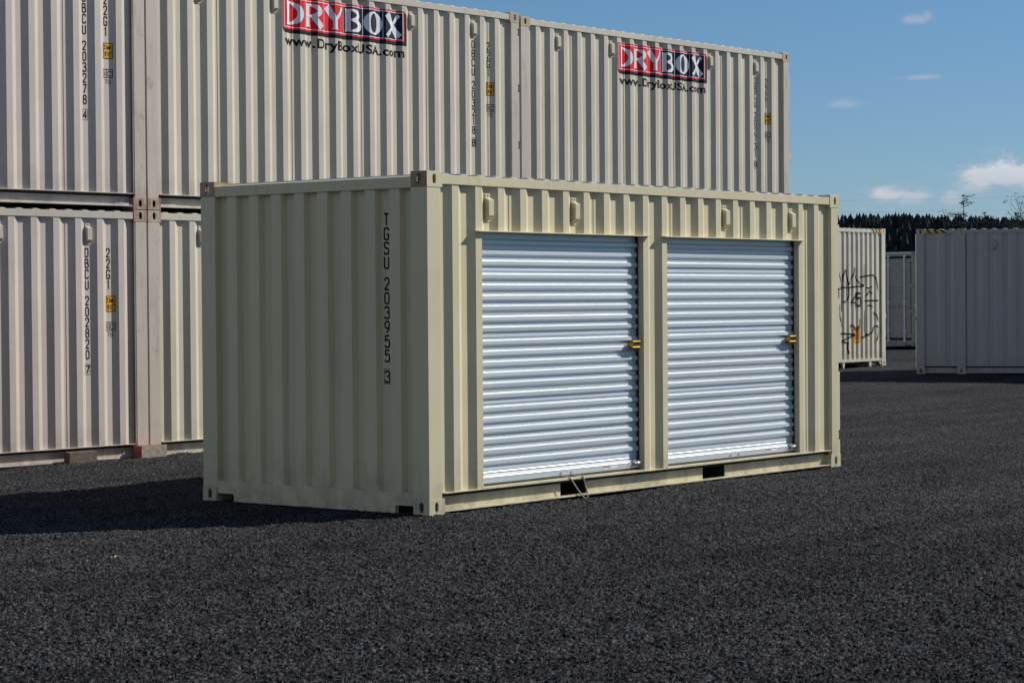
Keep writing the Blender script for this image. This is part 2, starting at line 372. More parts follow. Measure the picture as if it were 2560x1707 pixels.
# ------------------------------------------------------------------ lettering
def chaikin(p, n, closed=False):
    p = [np.array(q, float) for q in p]
    for _ in range(n):
        o = []
        m = len(p)
        if not closed: o.append(p[0])
        for i in range(m if closed else m-1):
            a, b = p[i], p[(i+1) % m]
            o += [a*.75+b*.25, a*.25+b*.75]
        if not closed: o.append(p[-1])
        p = o
    return p
S = 'S'; C = 'C'; P_ = 'P'      # smooth open, smooth closed, straight polyline
GL = {
 '0': [(C,[(0,1),(0,6),(1,7),(3,7),(4,6),(4,1),(3,0),(1,0)])],
 '1': [(P_,[(1.2,5.8),(2.4,7),(2.4,0)])],
 '2': [(S,[(0,5.2),(.1,6.8),(2,7.2),(4,6.8),(4,4.8),(3.4,3.6),(0,.1)]),(P_,[(-.1,0),(4.1,0)])],
 '3': [(S,[(0,5.8),(.2,7),(2,7),(3.9,7),(3.9,4),(2.4,3.75),(1.3,3.75)]),(S,[(1.3,3.75),(2.6,3.75),(4.1,3.4),(4.1,0),(2,0),(.1,0),(0,1.3)])],
 '4': [(P_,[(3,0),(3,7),(0,2),(4.2,2)])],
 '5': [(P_,[(3.8,7),(.4,7),(.2,3.7)]),(S,[(.2,3.7),(1,4.5),(4.1,4.6),(4.1,0),(2,0),(.2,0),(0,1.2)])],
 '6': [(C,[(0,.8),(0,3.4),(1,4.2),(3,4.2),(4,3.4),(4,.8),(3,0),(1,0)]),(S,[(0,2.2),(.2,5),(2.6,7)])],
 '7': [(P_,[(0,7),(4,7),(1.2,0)])],
 '8': [(C,[(.2,4.4),(.2,6.4),(1.1,7),(2.9,7),(3.8,6.4),(3.8,4.4),(2.9,3.8),(1.1,3.8)]),(C,[(0,.8),(0,3.1),(1,3.8),(3,3.8),(4,3.1),(4,.8),(3,0),(1,0)])],
 '9': [(C,[(0,3.6),(0,6.2),(1,7),(3,7),(4,6.2),(4,3.6),(3,2.8),(1,2.8)]),(S,[(4,4.8),(3.8,2),(1.4,0)])],
 'B': [(P_,[(0,0),(0,7)]),(S,[(0,7),(2,7),(3.8,7),(3.8,3.8),(2,3.8),(0,3.8)]),(S,[(0,3.8),(2,3.8),(4.2,3.8),(4.2,0),(2,0),(0,0)])],
 'C': [(S,[(4,5.4),(4,7),(2,7),(0,7),(0,3.5),(0,0),(2,0),(4,0),(4,1.6)])],
 'D': [(P_,[(0,0),(0,7)]),(S,[(0,7),(2.4,7),(4.1,6.6),(4.1,3.5),(4.1,.4),(2.4,0),(0,0)])],
 'G': [(S,[(4,5.4),(4,7),(2,7),(0,7),(0,3.5),(0,0),(2,0),(4,0),(4,1.6),(4,3.1)]),(P_,[(2.1,3.1),(4.2,3.1)])],
 'S': [(S,[(4,5.6),(3.9,7),(2,7),(0,7),(0,4.2),(2,3.6),(4.1,3),(4.1,0),(2,0),(0,0),(0,1.4)])],
 'T': [(P_,[(-.2,7),(4.2,7)]),(P_,[(2,7),(2,0)])],
 'U': [(S,[(0,7),(0,3.5),(0,0),(2,0),(4,0),(4,3.5),(4,7)])],
 'm': [(P_,[(0,0),(0,4.4)]),(S,[(0,3),(.2,4.5),(2,4.6),(2,3),(2,0)]),(S,[(2,3),(2.2,4.5),(4,4.6),(4,3),(4,0)])],
 'i': [(P_,[(2,0),(2,4.4)]),(P_,[(2,5.6),(2,6.6)])],
 'c': [(S,[(4,4),(4,5.2),(2,5.2),(0,5.2),(0,2.6),(0,0),(2,0),(4,0),(4,1.2)])],
 '.': [(P_,[(.6,0),(.6,.9)])],
 "'": [(P_,[(.6,7),(.6,5.2)])],
 '"': [(P_,[(.4,7),(.4,5.2)]),(P_,[(1.8,7),(1.8,5.2)])],
}
class Flat:
    """flat lettering in (x, z); draped later over a corrugated face; y carries small layer offsets"""
    def __init__(s): s.mb = MB(); s.lay = 0.0
    def poly(s, pts, lay=0.0):
        s.mb.add([(p[0], -lay, p[1]) for p in pts], [tuple(range(len(pts)))])
    def rect(s, x0, z0, x1, z1, lay=0.0): s.poly([(x0,z0),(x1,z0),(x1,z1),(x0,z1)], lay)
    def ribbon(s, pts, w, closed=False, lay=0.0):
        """pts (x,z) or (x,z,w)"""
        n = len(pts); L_, Rr = [], []
        for i in range(n):
            p = np.array(pts[i][:2]); a = np.array(pts[(i-1) % n][:2]) if (closed or i > 0) else None
            b = np.array(pts[(i+1) % n][:2]) if (closed or i < n-1) else None
            def un(v): l = np.linalg.norm(v); return v/l if l > 1e-9 else np.array([1.0,0])
            if a is None: t = un(b-p); k = 1
            elif b is None: t = un(p-a); k = 1
            else:
                t1, t2 = un(p-a), un(b-p); t = un(t1+t2); k = 1/max(.45, abs(float(t@t1)))
            nn = np.array([-t[1], t[0]]); ww = (pts[i][2] if len(pts[i]) > 2 else w)*.5*k
            L_.append(p+nn*ww); Rr.append(p-nn*ww)
        rng = range(n if closed else n-1)
        vs = [(q[0], -lay, q[1]) for q in L_]+[(q[0], -lay, q[1]) for q in Rr]
        s.mb.add(vs, [(i, (i+1) % n, n+(i+1) % n, n+i) for i in rng])
    def frame(s, x0, z0, x1, z1, w, lay=0.0):
        s.rect(x0, z0, x1, z0+w, lay); s.rect(x0, z1-w, x1, z1, lay)
        s.rect(x0, z0+w, x0+w, z1-w, lay); s.rect(x1-w, z0+w, x1, z1-w, lay)
    def glyph(s, ch, x, z, w, h, t, lay=0.0):
        """glyph with its lower left at x, z"""
        for i, (k, pts) in enumerate(GL.get(ch, [])):
            q = [(x+t/2+p[0]/4*(w-t), z+t/2+p[1]/7*(h-t)) for p in pts]
            if k == S: q = [tuple(p) for p in chaikin(q, 3)]
            if k == C: q = [tuple(p) for p in chaikin(q, 3, True)]
            s.ribbon(q, t, k == C, lay+.00025*i)
    def column(s, text, xc, ztop, w=.054, h=.1, pitch=.11, t=.0142):
        z = ztop-h
        for ch in text:
            if ch == ' ': z -= .052; continue
            s.glyph(ch, xc-w/2, z, w, h, t); z -= pitch
        return z+pitch
    def row(s, text, x, z, w, h, t, gap, lay=0.0):
        for ch in text:
            if ch == ' ': x += w*.6; continue
            ww = w*(.35 if ch in ".'" else .5 if ch == '"' else 1)
            s.glyph(ch, x, z, w, h, t, lay); x += ww+gap
    def build(s, name, mat, parent, prof=None, face=None, off=.0015):
        """prof: breakpoints + depth function of the corrugation"""
        bm = bmesh.new(); vs = [bm.verts.new(v) for v in s.mb.v]
        for f in s.mb.f:
            try: bm.faces.new([vs[i] for i in f])
            except ValueError: pass
        return drape(bm, name, mat, parent, prof, face, off)
def drape(bm, name, mat, parent, prof, face, off):
    if prof:
        for bx in prof.breaks():
            bmesh.ops.bisect_plane(bm, geom=bm.verts[:]+bm.edges[:]+bm.faces[:], plane_co=(bx,0,0), plane_no=(1,0,0), dist=1e-6)
    for v in bm.verts: v.co.y += (prof.y(v.co.x) if prof else 0)-off
    if face: bm.transform(face)
    me = bpy.data.meshes.new(name); bm.to_mesh(me); bm.free(); me.materials.append(mat)
    o = bpy.data.objects.new(name, me); COL.objects.link(o); o.parent = parent
    return o

# ------------------------------------------------------------------ containers
class Prof:
    """corrugation: outer flats [a, a+fw] at depth y0, inner flats at y0+dep"""
    def __init__(s, x0, x1, first, fw, pitch, slope, dep, y0, n=None):
        s.x0, s.x1, s.y0, s.dep = x0, x1, y0, dep
        pts = [(x0, y0+dep*.999)]; a = first
        k = 0
        while a+fw+slope < x1 and (n is None or k < n):
            pts += [(max(a-slope, x0+.001), y0+dep), (a, y0), (a+fw, y0), (a+fw+slope, y0+dep)]
            if k % 4 == 2 and pitch > .26:      # weld seam between two panels
                b = a+fw+slope+.030; pts += [(b, y0+dep), (b+.0015, y0+dep-.004), (b+.0055, y0+dep-.004), (b+.007, y0+dep)]
            a += pitch; k += 1
        pts.append((x1, y0+dep*.999)); s.pts = pts
    def breaks(s): return [p[0] for p in s.pts[1:-1]]
    def mirrored(s):
        q = Prof.__new__(Prof); q.x0, q.x1, q.y0, q.dep = s.x0, s.x1, s.y0, s.dep
        q.pts = [(s.x0+s.x1-p[0], p[1]) for p in s.pts[::-1]]; return q
    def y(s, x):
        P = s.pts
        if x <= P[0][0]: return P[0][1]
        for a, b in zip(P, P[1:]):
            if x <= b[0]: return a[1]+(b[1]-a[1])*(x-a[0])/max(1e-9, b[0]-a[0])
        return P[-1][1]
    def sheet(s, mb, z0, z1, xa=None, xb=None, T=None):
        xa = s.x0 if xa is None else xa; xb = s.x1 if xb is None else xb
        pts = [(xa, s.y(xa))]+[p for p in s.pts if xa+1e-6 < p[0] < xb-1e-6]+[(xb, s.y(xb))]
        n = len(pts); vs = [(p[0],p[1],z0) for p in pts]+[(p[0],p[1],z1) for p in pts]
        if T: vs = [T(v) for v in vs]
        mb.add(vs, [(i,i+1,n+i+1,n+i) for i in range(n-1)])
def oval_face(mb, P, w, h, cu, cv, a, b, depth=.014, n=24):
    """rectangular plate w x h with an oval hole; P maps (u, v, depth) to space"""
    o, ho, hi = [], [], []
    for k in range(n):
        t = 2*math.pi*k/n; c, s_ = math.cos(t), math.sin(t); m = max(abs(c), abs(s_))
        ex, ey = c/m, s_/m
        U = cu+ex*(w-cu if ex > 0 else cu); V = cv+ey*(h-cv if ey > 0 else cv)
        o.append(P(U, V, 0))
        sc = lambda q: math.copysign(abs(q)**.75, q)
        hu, hv = cu+a*sc(c), cv+b*sc(s_)
        ho.append(P(hu, hv, 0)); hi.append(P(hu, hv, depth))
    fs = []
    for k in range(n):
        j = (k+1) % n; fs += [(k,j,n+j,n+k), (n+k,n+j,2*n+j,2*n+k)]
    mb.add(o+ho+hi, fs)
CL, CWd, CH = .178, .162, .118
def casting(parent, mat, x, y, z, sx_, sy_, top, end_mat=None):
    """hollow corner casting; its outer corner at x, y; sx_, sy_ point inwards"""
    mb = MB()
    f = lambda u, v, w_: (x+sx_*u, y+sy_*v, z+w_)
    zc = CH*.5
    oval_face(mb, lambda u, v, d: f(u, d, v), CL, CH, CL*.48, zc, .021, .037)          # side
    mb.cur = 1 if end_mat else 0
    oval_face(mb, lambda u, v, d: f(d, u, v), CWd, CH, CWd*.5, zc, .023, .039)         # end
    mb.cur = 0
    oval_face(mb, lambda u, v, d: f(u, v, (CH-d) if top else d), CL, CWd, CL*.5, CWd*.5, .062, .032)
    zz = 0 if top else CH
    mb.add([f(0,0,zz),f(CL,0,zz),f(CL,CWd,zz),f(0,CWd,zz)], [(0,1,2,3)])
    mb.add([f(CL,0,0),f(CL,CWd,0),f(CL,CWd,CH),f(CL,0,CH)], [(0,1,2,3)])
    mb.add([f(0,CWd,0),f(CL,CWd,0),f(CL,CWd,CH),f(0,CWd,CH)], [(0,1,2,3)])
    return mb.build('corner_casting', [mat, end_mat] if end_mat else mat, parent)
def vent(parent, mat, x, zt, y0):
    mb = MB()
    mb.box(x-.036, x+.036, y0-.006, y0-.0005, zt-.222, zt)             # back plate with its two tabs
    z1, z0 = zt-.03, zt-.195
    d = .05
    mb.prism([(y0-.006, z1), (y0-.006, z0-.012), (y0-d, z0+.022), (y0-d, z1-.022)], 'x', x-.03, x+.03)
    for zz, xx in ((zt-.013, -.018), (zt-.013, .018), (zt-.211, 0)):
        mb.tube([(x+xx, y0-.006, zz), (x+xx, y0-.011, zz)], .008, 6)
    return mb.build('vent', mat, parent)
def container(name, label, loc, rz, mats, L=6.058, Wd=2.438, H=2.591, flip=False, kind='box', group=None,
              pitch=.279, prof=None, vents=(), cast_mats=None, open_front=None, detail=True, hinge=True):
    t = thing(name, label, 'container', loc, rz, group)
    wall, post, castm, roofm = mats
    g = .004                     # rails and posts sit a little inside the castings
    # castings
    i = 0
    for xx, sx_ in ((0,1),(L,-1)):
        for yy, sy_ in ((0,1),(Wd,-1)):
            for zz, top in ((0,False),(H-CH,True)):
                m = (cast_mats or {}).get((xx > 0, yy > 0, top), castm)
                m, em = m if isinstance(m, tuple) else (m, None)
                casting(t, m, xx, yy, zz, sx_, sy_, top, em)
    # posts
    pw = .152
    for xx, sx_ in ((0,1),(L,-1)):
        for yy, sy_ in ((0,1),(Wd,-1)):
            mb = MB()
            door_end = (xx > 0) != flip
            def bx(a, b, c, d, z0, z1):
                xs = sorted((xx+sx_*a, xx+sx_*b)); ys = sorted((yy+sy_*c, yy+sy_*d)); mb.box(xs[0], xs[1], ys[0], ys[1], z0, z1)
            z0, z1 = CH, H-CH
            if door_end and hinge:
                bx(.034, pw, g, .05, z0, z1); bx(.006, .034, .03, .166, z0, z1)
                zs = [z0]+[q for c in (.30, .95, 1.655, 2.355) for q in (c-.045, c+.045)]+[z1]
                for a, b in zip(zs[0::2], zs[1::2]): bx(g, .034, g, .03, a, b)
                for c in (.30, .95, 1.655, 2.355): bx(.014, .032, .012, .028, c-.03, c+.03)
            else:
                bx(g, pw, g, .03, z0, z1); bx(g, .03, .03, .166, z0, z1); bx(.03, .08, .150, .166, z0, z1); bx(.03, .06, .03, .06, z0, z1)
                bx(pw, pw+.014, .008, .022, .16, H-.1)
            mb.build('corner_post', post, t)
    zr0, zr1 = H-.094, H-.024
    zb = .163
    for yy, sy_ in ((0,1),(Wd,-1)):
        mb = MB(); ys = sorted((yy+sy_*g, yy+sy_*.06)); mb.box(CL, L-CL, ys[0], ys[1], zr0, zr1)
        mb.build('top_side_rail', wall, t)
        mb = MB(); Y = lambda a: yy+sy_*a; lip = .016 if loc[2] < 1 else .026
        def rb(a, b, c, d, e, f):
            q = sorted((Y(c), Y(d))); mb.box(a, b, q[0], q[1], e, f)
        if kind == 'raised':                                            # plain beam held clear of the ground on lugs
            rb(CL, L-CL, .0, .06, .108, zb); mb.build('bottom_side_rail', wall, t); continue
        pk = [(1.707,2.062),(3.778,4.132)] if kind == 'box' else []
        rb(CL, L-CL, .0, .070, zb-.008, zb)                             # top flange
        rb(CL, L-CL, g, .064, lip, lip+.011)                                # lower lip
        xs = [CL]+[q for p in pk for q in p]+[L-CL]
        for a, b in zip(xs[0::2], xs[1::2]):
            rb(a, b, .066, .070, lip, zb-.008)
        if kind == 'box' and detail:                                    # doubler plates beside the pockets
            for a, b in ((CL, .43), (2.52, 2.92), (5.05, 5.42), (5.43, 5.66)):
                q = [(a, .0275), (b, .0275), (b-.0 if b > 2 else b-.03, .060), (a+.09 if a > .3 else a, .060)]
                if flip: q = [(L-p_[0], p_[1]) for p_ in q]
                ya, yb = sorted((Y(.022), Y(.027))); mb.prism(q, 'y', ya, yb)
        mb.build('bottom_side_rail', wall, t)
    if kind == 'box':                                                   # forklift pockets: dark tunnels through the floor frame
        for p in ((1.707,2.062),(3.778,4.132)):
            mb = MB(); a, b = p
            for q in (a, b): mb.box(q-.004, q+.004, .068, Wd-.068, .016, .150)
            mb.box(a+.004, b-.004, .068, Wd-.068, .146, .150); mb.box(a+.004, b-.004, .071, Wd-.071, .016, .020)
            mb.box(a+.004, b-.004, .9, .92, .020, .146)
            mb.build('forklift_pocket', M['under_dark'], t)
    # end rails
    for xx, sx_ in ((0,1),(L,-1)):
        X = lambda a: xx+sx_*a
        mb = MB(); y0, y1 = CWd, Wd-CWd
        q = [(X(.004), H-.122), (X(.004), H-.040), (X(.05), H-.028), (X(.09), H-.028), (X(.09), H-.122)]
        n = len(q); mb.add([(p[0], y0, p[1]) for p in q]+[(p[0], y1, p[1]) for p in q],
                           [tuple(range(n)), tuple(range(n,2*n))]+[(k,(k+1)%n,n+(k+1)%n,n+k) for k in range(n)])
        mb.build('top_end_rail', wall, t)
        mb = MB(); xs = sorted((X(.006), X(.05)))
        ny = [(y0+.012, y0+.188), (y1-.188, y1-.012)]
        o_ = [(y0,.166),(y0,.066),(ny[0][1]-.012,.066),(ny[0][1],.054),(ny[0][1],.004),(ny[1][0],.004),(ny[1][0],.054),(ny[1][0]+.012,.066),(y1,.066),(y1,.166)]
        mb.prism([(p[0], p[1]) for p in o_], 'x', xs[0], xs[1])
        xs2 = sorted((X(.05), X(1.0)))
        for a, b in ny: mb.add([(xs2[0],a,.068),(xs2[1],a,.068),(xs2[1],b,.068),(xs2[0],b,.068)], [(0,1,2,3)])
        mb.build('bottom_end_rail', wall, t)
    # side walls
    pf = prof or Prof(pw, L-pw, .303, .076, pitch, .068, .036, .010)
    if flip: pf = pf.mirrored()
    mb = MB()
    if open_front:
        zl = open_front['lintel']; xs = [pf.x0]+[q for p in open_front['x'] for q in p]+[pf.x1]
        for a, b in zip(xs[0::2], xs[1::2]): pf.sheet(mb, zb, zr0+.002, a, b)
        for a, b in open_front['x']: pf.sheet(mb, zl, zr0+.002, a, b)
    else: pf.sheet(mb, zb, zr0+.002)
    mb.build('side_wall', wall, t)
    mb = MB(); pf.sheet(mb, zb, zr0+.002, T=lambda v: (v[0], Wd-v[1], v[2])); mb.build('side_wall', wall, t)
    # ends: corrugated front end and a pair of doors
    pe = Prof(CWd-.012, Wd-CWd+.012, .288, .107, .25, .018, .046, .016)
    xf = L if flip else 0; sf = -1 if flip else 1
    mb = MB(); pe.sheet(mb, .163, H-.12, T=lambda v: (xf+sf*v[1], v[0], v[2])); mb.build('end_wall', wall, t)
    doors(t, 0 if flip else L, 1 if flip else -1, Wd, H, wall, detail)
    # roof, floor
    mb = MB(); rp = .2085; x = .22; zt = H-.024
    mb.add([(CL,.012,zt+.001),(L-CL,.012,zt+.001),(L-CL,Wd-.012,zt+.001),(CL,Wd-.012,zt+.001)], [(0,1,2,3)])
    while x+.13 < L-.2:
        hgt = .018; vs = []; prof_ = ((0,.0),(.014,.55),(.03,1),(.08,1),(.096,.55),(.112,0))
        rows = ((.030,.10),(.042,.7),(.066,1),(Wd-.066,1),(Wd-.042,.7),(Wd-.030,.10))
        for yy, ky in rows:
            for px, kz in prof_: vs.append((x+px, yy, zt+.0015+hgt*kz*ky))
        n = len(prof_); mb.add(vs, [(r*n+c, r*n+c+1, (r+1)*n+c+1, (r+1)*n+c) for r in range(len(rows)-1) for c in range(n-1)])
        x += rp
    mb.build('roof', roofm, t)
    mb = MB()
    for xx, sx_ in ((0,1),(L,-1)):        # header plates beside the top castings
        mb = MB()
        a, b = sorted((xx+sx_*(CL), xx+sx_*(CL+.30)))
        for yy in (.070, Wd-.04-.2): mb = MB(); mb.box(a, b, yy, yy+.168, zt+.002, zt+.006); mb.build('header_plate', wall, t)
    mb = MB(); mb.box(.05, L-.05, .056, Wd-.056, .128, .15); mb.build('floor', M['under'], t)
    for vx in vents: vent(t, wall, vx, H-.147, pf.y(vx))
    return t, pf
def doors(t, x, s, Wd, H, mat, detail):
    """pair of cargo doors on the end at x, opening outwards along -s"""
    X = lambda a: x+s*a
    def bx(mb, a, b, y0, y1, z0, z1):
        q = sorted((X(a), X(b))); mb.box(q[0], q[1], y0, y1, z0, z1)
    mb = MB(); bx(mb, .016, .05, .125, Wd-.125, .165, H-.12); mb.build('door_gasket', M['rubber'], t)
    for (a, b) in ((.195, Wd/2-.018), (Wd/2+.018, Wd-.195)):
        mb = MB(); z0, z1 = .235, H-.19
        bx(mb, .006, .030, a, b, z0, z1)
        for zc in (.83, 1.62): bx(mb, -.006, .008, a+.06, b-.06, zc-.012, zc+.012); bx(mb, -.006, .008, a+.06, b-.06, zc-.13, zc-.115)
        d = mb.build('door', mat, t)
        if detail:
            for yy in (a+.17, b-.33) if a < 1 else (a+.33, b-.17):
                mb = MB(); mb.tube([(X(-.030),yy,.12),(X(-.030),yy,H-.09)], .026, 8)
                for zc in (.16, .42, 1.2, H-.35, H-.12): bx(mb, -.04, .010, yy-.04, yy+.04, zc-.025, zc+.025)
                lb = mb.build('locking_bar', M['bar'], d)
                mb = MB(); bx(mb, -.054, -.046, yy-.32, yy+.02, 1.08, 1.105); bx(mb, -.058, .008, yy-.34, yy-.28, 1.06, 1.14); mb.build('handle', mat, lb)
            ye = .15 if a < 1 else Wd-.15
            for zc in (.30, .95, 1.655, 2.355): mb = MB(); bx(mb, -.012, .018, ye-.06, ye+.06, zc-.05, zc+.05); mb.build('hinge', mat, d)

def id_block(t, pf, xi, xs_, z, code, check, full=True):
    """vertical container number, size code, height sticker and logo box"""
    f = Flat(); zb_ = f.column(code, xi, z)
    zc = zb_-.052-.1+.005
    f.build('container_number', M['text'], t, pf)
    f = Flat(); f.glyph(check, xi-.027, zc, .054, .09, .0142); f.frame(xi-.033, zc-.012, xi+.033, zc+.102, .004)
    f.build('check_digit', M['text'], t, pf)
    f = Flat(); f.column('22G1', xs_, z); f.build('size_code', M['text'], t, pf)
    x0 = xs_-.036; zt = z-.492
    f = Flat(); f.rect(x0, zt-.162, x0+.112, zt); st = f.build('height_sticker', M['yellow'], t, pf, off=.002)
    f = Flat(); f.frame(x0, zt-.162, x0+.112, zt, .006)
    f.row('2.6m', x0+.012, zt-.068, .020, .05, .006, .004); f.row("8'6\"", x0+.022, zt-.138, .022, .05, .006, .005)
    o = f.build('height_marking', M['text'], t, pf, off=.0035); o.parent = st
    f = Flat(); zt = z-.76
    f.frame(x0, zt-.092, x0+.112, zt, .007); f.rect(x0+.041, zt-.085, x0+.047, zt-.007, .0003)
    f.glyph('i', x0+.012, zt-.076, .022, .068, .007); f.glyph('c', x0+.056, zt-.076, .042, .072, .008)
    f.row('70', x0+.020, zt-.155, .030, .048, .006, .010); f.build('rating_mark', M['text'], t, pf)

def logo(t, pf, x0, x1, z0, z1, urlz):
    """red and navy name board painted over the corrugation, with the web address below"""
    f = Flat(); dx, dz = .040, -.043
    f.poly([(x0,z0),(x0+dx,z0+dz),(x1+dx,z0+dz),(x1+dx,z1+dz),(x1,z1),(x1,z0)])
    brd = f.build('logo_board', M['text_shadow'], t, pf)
    def sub(name, mat, off, fn):
        ff = Flat(); fn(ff); o = ff.build(name, mat, t, pf, off=off); o.parent = brd; return o
    sub('red_field', M['text_red'], .0022, lambda q: q.rect(x0, z0, x1, z1))
    bw = .020; e = .008
    sub('white_border', M['text_white'], .0030, lambda q: q.frame(x0+bw, z0+bw, x1-bw, z1-bw, e))
    a0, a1, b0, b1 = x0+bw+e, x1-bw-e, z0+bw+e, z1-bw-e
    mid = a0+(a1-a0)*.497
    sub('navy_field', M['text_navy'], .0030, lambda q: q.rect(mid, b0, a1, b1))
    cw = (a1-a0)/6
    for k in (1,2,3,4,5): sub('separator', M['text_white'], .0038, lambda q: q.rect(a0+cw*k-.003, b0, a0+cw*k+.003, b1))
    def letters(q):
        h = (b1-b0)*.84; zb_ = b0+(b1-b0)*.08
        def rib(k, pts, sm=True, cl=False, lay=0.0):
            ox = a0+cw*k+cw*.08; w_ = cw*.86
            p = [(ox+a*w_, zb_+b*h, c*cw) for a, b, c in pts]
            if sm: p = [tuple(v) for v in chaikin(p, 3, cl)]
            q.ribbon(p, 0, cl, lay)
        st = [(.17,0,.25),(.16,.12,.19),(.16,.88,.19),(.17,1,.25)]
        def arc(k, cx, cz, rx, rz, t0, t1, w0, w1, lay, cl=False):
            ox = a0+cw*k+cw*.08; w_ = cw*.86; p = []
            for t in np.linspace(R(t0), R(t1), 34)[:-1 if cl else None]:
                p.append((ox+(cx+rx*math.cos(t))*w_, zb_+(cz+rz*math.sin(t))*h, cw*(w0+(w1-w0)*math.cos(t)**2)))
            q.ribbon(p, 0, cl, lay)
        # D
        rib(0, st, False); arc(0, .14, .5, .70, .465, 90, -90, .07, .27, .0003)
        # R
        rib(1, st, False); arc(1, .20, .72, .55, .245, 90, -90, .07, .23, .0003); rib(1, [(.44,.50,.18),(.62,.27,.21),(.86,.0,.27)], False, lay=.0006)
        rib(1, [(.12,.475,.06),(.30,.475,.06)], False, lay=.0009)
        # Y
        rib(2, [(.10,1,.30),(.30,.70,.24),(.50,.44,.20)], False); rib(2, [(.95,1,.14),(.74,.70,.11),(.54,.42,.11)], False, lay=.0003)
        rib(2, [(.51,.50,.19),(.51,.1,.19),(.51,0,.26)], False, lay=.0006)
        # B
        rib(3, st, False); arc(3, .22, .745, .50, .22, 90, -90, .07, .23, .0003); arc(3, .20, .275, .62, .24, 90, -90, .07, .27, .0006)
        # O
        arc(4, .50, .5, .40, .48, 0, 360, .06, .27, 0.0, True)
        # X
        rib(5, [(.12,1,.27),(.35,.66,.24),(.66,.30,.24),(.90,0,.28)], False); rib(5, [(.90,1,.13),(.52,.5,.11),(.10,0,.15)], False, lay=.0003)
    sub('logo_lettering', M['text_white'], .0046, letters)
    cu = bpy.data.curves.new('web_address', 'FONT'); cu.body = 'www.DryBoxUSA.com'; cu.size = .148; cu.offset = .0042; cu.space_character = 1.04
    cu.resolution_u = 4
    tmp = bpy.data.objects.new('web_address', cu); COL.objects.link(tmp)
    dg = bpy.context.evaluated_depsgraph_get(); me = bpy.data.meshes.new_from_object(tmp.evaluated_get(dg))
    bpy.data.objects.remove(tmp)
    bm = bmesh.new(); bm.from_mesh(me); bpy.data.meshes.remove(me)
    xs = [v.co.x for v in bm.verts]; sx_ = (x1-x0-.03)/(max(xs)-min(xs)); mn = min(xs)
    for v in bm.verts: v.co = Vector((x0+.03+(v.co.x-mn)*sx_, 0, urlz+v.co.y))
    drape(bm, 'web_address', M['text'], t, pf, None, .0016)

CREAM = (M['cream'], M['cream'], M['cream_cast'], M['roof'])
SAND = (M['sand'], M['sand_post'], M['sand_cast'], M['sand'])
PINK = (M['sand_pink'], M['sand_post'], M['sand_cast'], M['sand_pink'])
VX = (.760, 1.876, 4.108, 5.224)
# the storage container in front
OPEN = [(.658, 2.813), (3.167, 5.322)]
main, mpf = container('storage_container', 'cream storage container with two white roll-up doors, alone on the gravel in front', (0,0,0), 0, CREAM,
                      vents=VX, open_front=dict(x=OPEN, lintel=2.150),
                      cast_mats={(False,False,True): (M['cream'], M['cream_rusty']), (False,True,True): M['cream_rusty'], (True,False,True): M['cream'], (True,False,False): M['cream'], (False,False,False): M['cream']})
f = Flat()    # number on the shaded end: drawn in (-y, z), then turned onto the end
pe_m = Prof(.0, 2.438, .288, .107, .25, .018, .046, .016)
pm = Prof.__new__(Prof); pm.x0, pm.x1, pm.y0, pm.dep = -2.438, 0, .016, .046; pm.pts = [(-p[0], p[1]) for p in pe_m.pts[::-1]]
f.column('TGSU 203955', -.464, 2.289, w=.056, t=.0138)
FACE_M = Matrix(((0,1,0,0),(-1,0,0,0),(0,0,1,0),(0,0,0,1)))
f.build('container_number', M['text'], main, pm, FACE_M, .0015)
f = Flat(); f.glyph('3', -.464-.028, .990, .056, .096, .0138); f.frame(-.464-.034, .982, -.464+.034, 1.098, .0045)
f.build('check_digit', M['text'], main, pm, FACE_M, .0015)

